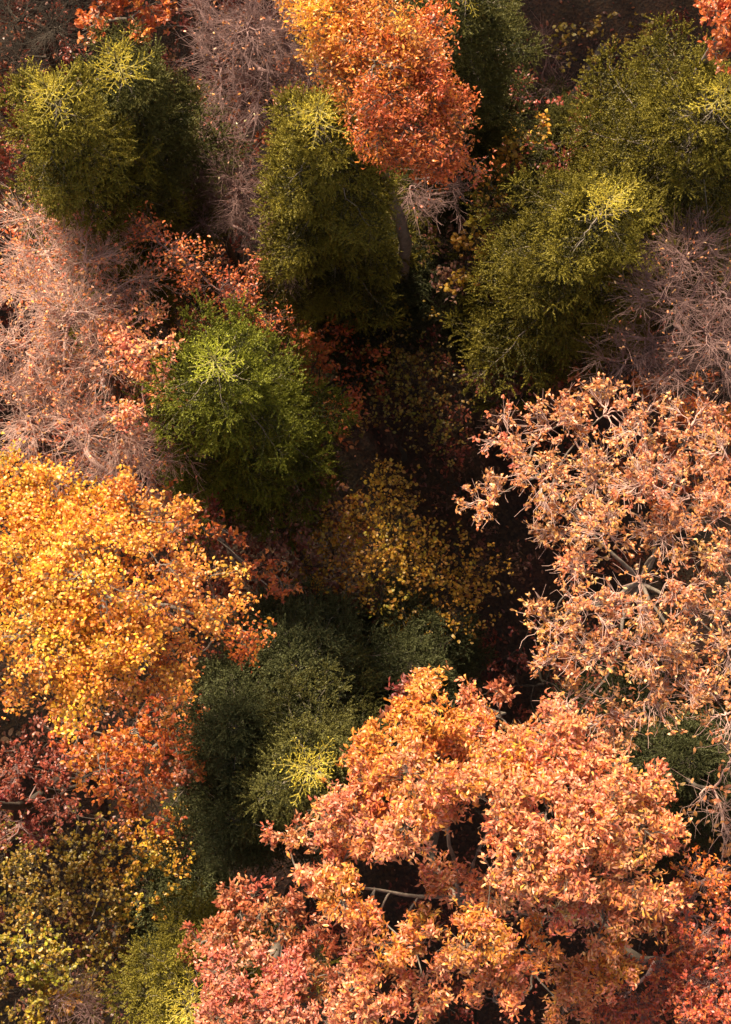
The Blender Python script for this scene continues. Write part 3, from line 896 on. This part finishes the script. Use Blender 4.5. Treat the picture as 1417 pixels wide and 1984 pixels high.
broadleaf('bare_tree', 'grey brown bare tree at the top left of the flame orange tree', [
    (480, 60, 21.5, 76), (560, 95, 21, 66), (430, 130, 21, 66), (520, 155, 21, 66), (600, 150, 20.5, 54), (400, 50, 20.5, 58), (470, 205, 20, 56),
    (540, 20, 21, 60)], 'copper', leaves=0.5, bark=M_MAUVE, base_r=0.24, keep=0.5, **BK)
broadleaf('bare_tree', 'thin bare birch with a few cream leaves between the left spruces', [
    (420, 285, 16.5, 72), (370, 335, 16.5, 64), (460, 375, 17, 72), (390, 425, 16, 64), (505, 425, 16.5, 56), (330, 310, 16, 46), (550, 500, 15, 56)],
    'cream', leaves=0.10, bark=M_MAUVE, base_r=0.18, keep=0.6, **BK)
broadleaf('bare_tree', 'mauve grey bare tree at the right edge below the olive spruces', [
    (1330, 500, 21.8, 76), (1395, 565, 21.8, 66), (1290, 575, 21.8, 76), (1370, 645, 21.8, 76), (1250, 655, 20.8, 62), (1315, 720, 20.8, 62), (1405, 720, 20.8, 56),
    (1200, 700, 19.8, 46), (1390, 450, 21.3, 50)], 'rose', leaves=0.4, bark=M_MAUVE, base_r=0.22, keep=0.7, **BK)
broadleaf('bare_tree', 'small bare shrub of grey fanned twigs under the tip of the flame orange tree', [
    (800, 360, 17.5, 36), (860, 352, 17.5, 36), (835, 392, 17, 28), (890, 370, 17, 26)], 'ember', leaves=0.3, bark=M_MAUVE, base_r=0.08, keep=0.5, **BK)
broadleaf('bare_tree', 'dark bare tree in the top left corner behind the gold tipped spruce', [
    (40, 40, 14, 56), (105, 60, 14.5, 56), (30, 115, 13.5, 46), (130, 10, 14, 46)], 'wine', leaves=0, bark=M_DARK, base_r=0.2, **BK)
broadleaf('bare_tree', 'grey bare sapling of fine twigs at the bottom edge left of the star tipped spruce', [
    (110, 1945, 13, 46), (165, 1970, 13, 40)], 'brown', leaves=0.2, bark=M_MAUVE, base_r=0.08, **BK)
broadleaf('bare_tree', 'leafless grey tree over the dark floor near the top, right of the shaded spruce', [
    (1060, 100, 9.0, 50), (1010, 190, 9.0, 50), (1105, 180, 8.5, 46)], 'brown', leaves=0.1, bark=M_MAUVE, base_r=0.14,
    **{**BK, 'clump_d': 0.9, 'twiglets': 3})
broadleaf('bare_tree', 'thin branched tree with few pink leaves at the right edge below the sparse oak', [
    (1370, 1525, 20, 46), (1412, 1480, 20.5, 36), (1400, 1585, 20, 36)], 'rose', leaves=1.0, bark=M_PALE, base_r=0.12,
    **{**BK, 'clump_d': 1.6, 'twiglets': 2, 'leafL': 0.18})

# understorey bushes
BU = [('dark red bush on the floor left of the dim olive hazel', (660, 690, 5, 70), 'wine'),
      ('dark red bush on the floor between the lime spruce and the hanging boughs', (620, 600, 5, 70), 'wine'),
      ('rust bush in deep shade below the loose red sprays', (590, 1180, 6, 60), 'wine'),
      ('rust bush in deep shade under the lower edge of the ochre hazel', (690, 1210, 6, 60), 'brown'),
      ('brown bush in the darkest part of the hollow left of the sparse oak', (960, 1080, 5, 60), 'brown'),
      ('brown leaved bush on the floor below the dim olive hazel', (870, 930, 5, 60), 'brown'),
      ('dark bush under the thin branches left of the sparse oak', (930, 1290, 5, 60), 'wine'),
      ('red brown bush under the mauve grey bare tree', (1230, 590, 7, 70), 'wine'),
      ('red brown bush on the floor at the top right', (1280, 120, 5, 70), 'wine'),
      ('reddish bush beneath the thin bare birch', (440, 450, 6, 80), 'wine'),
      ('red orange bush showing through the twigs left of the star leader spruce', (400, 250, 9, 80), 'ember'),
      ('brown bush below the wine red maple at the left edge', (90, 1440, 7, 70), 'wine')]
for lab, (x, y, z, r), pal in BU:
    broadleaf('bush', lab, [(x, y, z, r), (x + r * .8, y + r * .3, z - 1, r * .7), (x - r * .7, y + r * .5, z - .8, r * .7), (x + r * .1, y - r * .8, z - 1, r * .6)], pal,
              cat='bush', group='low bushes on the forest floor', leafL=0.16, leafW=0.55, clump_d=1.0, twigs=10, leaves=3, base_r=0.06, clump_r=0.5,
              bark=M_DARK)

# understorey trees showing between the big crowns, and the unseen forest around the frame, put in partly for shade
def px_of(p):
    r = np.asarray(p) - np.array([0, 0, CAM_H])
    dz = float(r @ LOOK)
    return 708.5 + FPX * r[0] / dz, 992 - FPX * float(r @ UPV) / dz


NEAR = [('gold tipped left spruce', 100, 250), ('rounded dark spruce', 260, 220), ('star leader spruce', 640, 350), ('flame orange tree', 740, 170),
        ('top edge spruce', 920, 100), ('right edge spruce', 1320, 250), ('chunky tipped spruce', 1130, 470), ('lime green spruce', 520, 830),
        ('yellow star tipped spruce', 560, 1450), ('copper oak', 950, 1650), ('sparse pinkish oak', 1230, 1100), ('pink rust oak', 490, 1860),
        ('golden maple', 200, 1130), ('ragged orange maple', 270, 1450), ('bottom right red maple', 1320, 1850), ('feathery bare tree', 130, 580),
        ('forked bare tree', 170, 870), ('top bare tree', 490, 100), ('thin bare birch', 430, 380), ('mauve bare tree', 1320, 600), ('ochre hazel', 760, 1060),
        ('olive hazel thicket', 180, 1720), ('lime yellow hazel', 50, 1880), ('top right red maple', 1400, 50), ('top left red maple', 230, 30)]
USED = set()
TONE = {'rust': 'rusty', 'ember': 'bright red', 'copper': 'copper brown', 'wine': 'wine red', 'brown': 'dull brown', 'olive': 'olive'}


def understorey_label(px, py, pal):
    q = sorted(NEAR, key=lambda e: math.hypot(e[1] - px, e[2] - py))
    for j in range(1, 6):
        for i in range(0, j):
            a, b = q[i], q[j]
            dx, dy = px - a[1], py - a[2]
            rel = ('right of' if dx > 0 else 'left of') if abs(dx) > abs(dy) else ('below' if dy > 0 else 'above')
            lab = '%s understorey tree %s the %s, towards the %s' % (TONE[pal], rel, a[0], b[0])
            if lab not in USED and len(lab.replace('-', ' ').split()) <= 16:
                USED.add(lab)
                return lab


HOLLOW = [(800, 700, 110, 200), (860, 1050, 180, 230), (930, 1280, 130, 130), (1180, 100, 190, 140)]
k = 0
for yy in np.arange(-15, 33, 4.0):
    for xx in np.arange(-17.6, 18, 4.0):
        x, y, z = xx + rng.normal() * 0.6, yy + rng.normal() * 0.6, rng.uniform(9, 13.5)
        px, py = px_of((x, y, z))
        if not (-90 < px < 1510 and -90 < py < 2080):
            continue
        if any(((px - a) / rx) ** 2 + ((py - b) / ry) ** 2 < 1 for a, b, rx, ry in HOLLOW):
            continue
        k += 1
        rp = FPX / (CAM_H - z) * 1.45
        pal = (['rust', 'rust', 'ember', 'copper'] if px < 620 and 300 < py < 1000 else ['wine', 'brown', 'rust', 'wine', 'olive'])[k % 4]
        lob = [(px, py, z, rp * .75)] + [(px + math.cos(a) * rp, py + math.sin(a) * rp, z - rng.uniform(.4, 1.8), rp * rng.uniform(.5, .75))
                                       for a in np.arange(5) * 1.256 + rng.random() * 6]
        dense = 2.4 if px < 720 and 150 < py < 1250 else 1.0
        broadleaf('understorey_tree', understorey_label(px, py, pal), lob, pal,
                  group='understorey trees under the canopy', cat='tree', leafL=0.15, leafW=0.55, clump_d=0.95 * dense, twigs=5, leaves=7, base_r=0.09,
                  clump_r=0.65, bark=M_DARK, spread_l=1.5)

for yy in np.arange(-7, 32, 3.6):  # low layer added to keep sun off the hollow floor
    for xx in np.arange(-16, 12, 3.6):
        x, y, z = xx + rng.normal() * 0.5, yy + rng.normal() * 0.5, rng.uniform(5.0, 8.0)
        px, py = px_of((x, y, z))
        if not (-60 < px < 1000 and -60 < py < 1500) or any(((px - a) / rx) ** 2 + ((py - b) / ry) ** 2 < 1 for a, b, rx, ry in HOLLOW):
            continue
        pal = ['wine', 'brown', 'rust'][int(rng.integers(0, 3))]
        rp = FPX / (CAM_H - z) * 1.1
        lob = [(px, py, z, rp)] + [(px + math.cos(a) * rp * 1.3, py + math.sin(a) * rp * 1.3, z - rng.uniform(.5, 2.4), rp * .8)
                                   for a in np.arange(4) * 1.57 + rng.random() * 6]
        broadleaf('sapling', understorey_label(px, py, pal).replace('understorey tree', 'sapling'), lob, pal, group='saplings added under the canopy for shade', leafL=0.24, leafW=0.6, clump_d=0.9, twigs=4, leaves=6,
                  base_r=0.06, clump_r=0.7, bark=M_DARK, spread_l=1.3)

FV, FF, FC, fn = [], [], [], 0
for yy in np.arange(-36, 66, 5.0):
    for xx in np.arange(-46, 47, 5.0):
        x, y, h = xx + rng.normal() * 0.9, yy + rng.normal() * 0.9, rng.uniform(19, 26)
        ok = True
        for zz in np.linspace(2, h, 7):
            px, py = px_of((x, y, zz))
            m = FPX / (CAM_H - zz) * 3.3
            if -m < px < 1417 + m and -m < py < 1984 + m:
                ok = False
        if not ok:
            continue
        nl = 150
        con = rng.random() < 0.4
        t = rng.random(nl) ** 0.7
        a = rng.random(nl) * 6.283
        if con:
            r = 3.0 * t * rng.uniform(.6, 1, nl)
            zc = h - t * h * 0.65
            pal = np.array([[.09, .085, .015]])
        else:
            d = rdir(nl)
            r = 3.3 * np.hypot(d[:, 0], d[:, 1]) * rng.uniform(.7, 1, nl)
            zc = h - 4 + 3.6 * d[:, 2]
            q = PAL[['gold', 'orange', 'copper', 'ember', 'rust', 'brown'][int(rng.integers(0, 6))]]
            pal = np.array(q)
        P = np.stack([x + r * np.cos(a), y + r * np.sin(a), zc], -1)
        d = norm(rdir(nl) * np.array([1, 1, .4]))
        lx, ly, lz = leaf_frames(P, d, 1.0)
        v, f = leaf_mesh_arrays(P, lx, ly, lz, np.full(nl, 1.35), np.full(nl, 1.0), T_SMALL, F_SMALL)
        FV.append(v), FF.append(f + fn), FC.append(np.repeat(pal[rng.integers(0, len(pal), nl)], 6, axis=0))
        fn += len(v)
        tp = np.array([[[x, y, 0], [x, y, h * .5], [x, y, h - 1.0]]])
        v, f = tubes(tp, [.25], [.05], 5)
        f = np.concatenate([f[:, [0, 1, 2]], f[:, [0, 2, 3]]])
        FV.append(v), FF.append(f + fn), FC.append(np.zeros((len(v), 3)) + .06)
        fn += len(v)
link('surrounding_forest', make_mesh('surrounding_forest', np.concatenate(FV), np.concatenate(FF), [M_LEAF], np.concatenate(FC)), kind='stuff')

# fallen leaves on the floor, and a fallen log
n = 12000
xy = np.stack([rng.uniform(-22, 22, n), rng.uniform(-22, 40, n)], -1)
pos = np.concatenate([xy, (ground_z(xy[:, 0], xy[:, 1]) + 0.03)[:, None]], 1)
d = norm(rdir(n) * np.array([1, 1, 0.2]))
x, y, z = leaf_frames(pos, d, 2.2)
L = 0.2 * rng.uniform(.6, 1.2, n)
col = np.concatenate([pick_colors(p, n // 4) for p in ('brown', 'wine', 'brown', 'rust')])
V, F = leaf_mesh_arrays(pos, x, y, z, L, L * 0.5, T_SMALL, F_SMALL)
link('fallen_leaves', make_mesh('fallen_leaves', V, F, [M_LEAF], np.repeat(col, 6, axis=0)), kind='stuff')
a, b = at(1170, 90, 0.35), at(1085, 215, 0.3)
lg = curves(a[None], b[None], norm((b - a)[None]), 12, 0.5, 0.006)
v, f = tubes(lg, [0.2], [0.12], 10)
o = link('fallen_log', make_mesh('fallen_log', v, f, [M_BARK], smooth=True))
o['label'] = 'grey fallen log lying on the dark floor at the top right'
o['category'] = 'log'
print('TRIS', sum(len(m.loops) - 2 * len(m.polygons) for m in bpy.data.meshes), 'OBJS', len(bpy.data.objects))
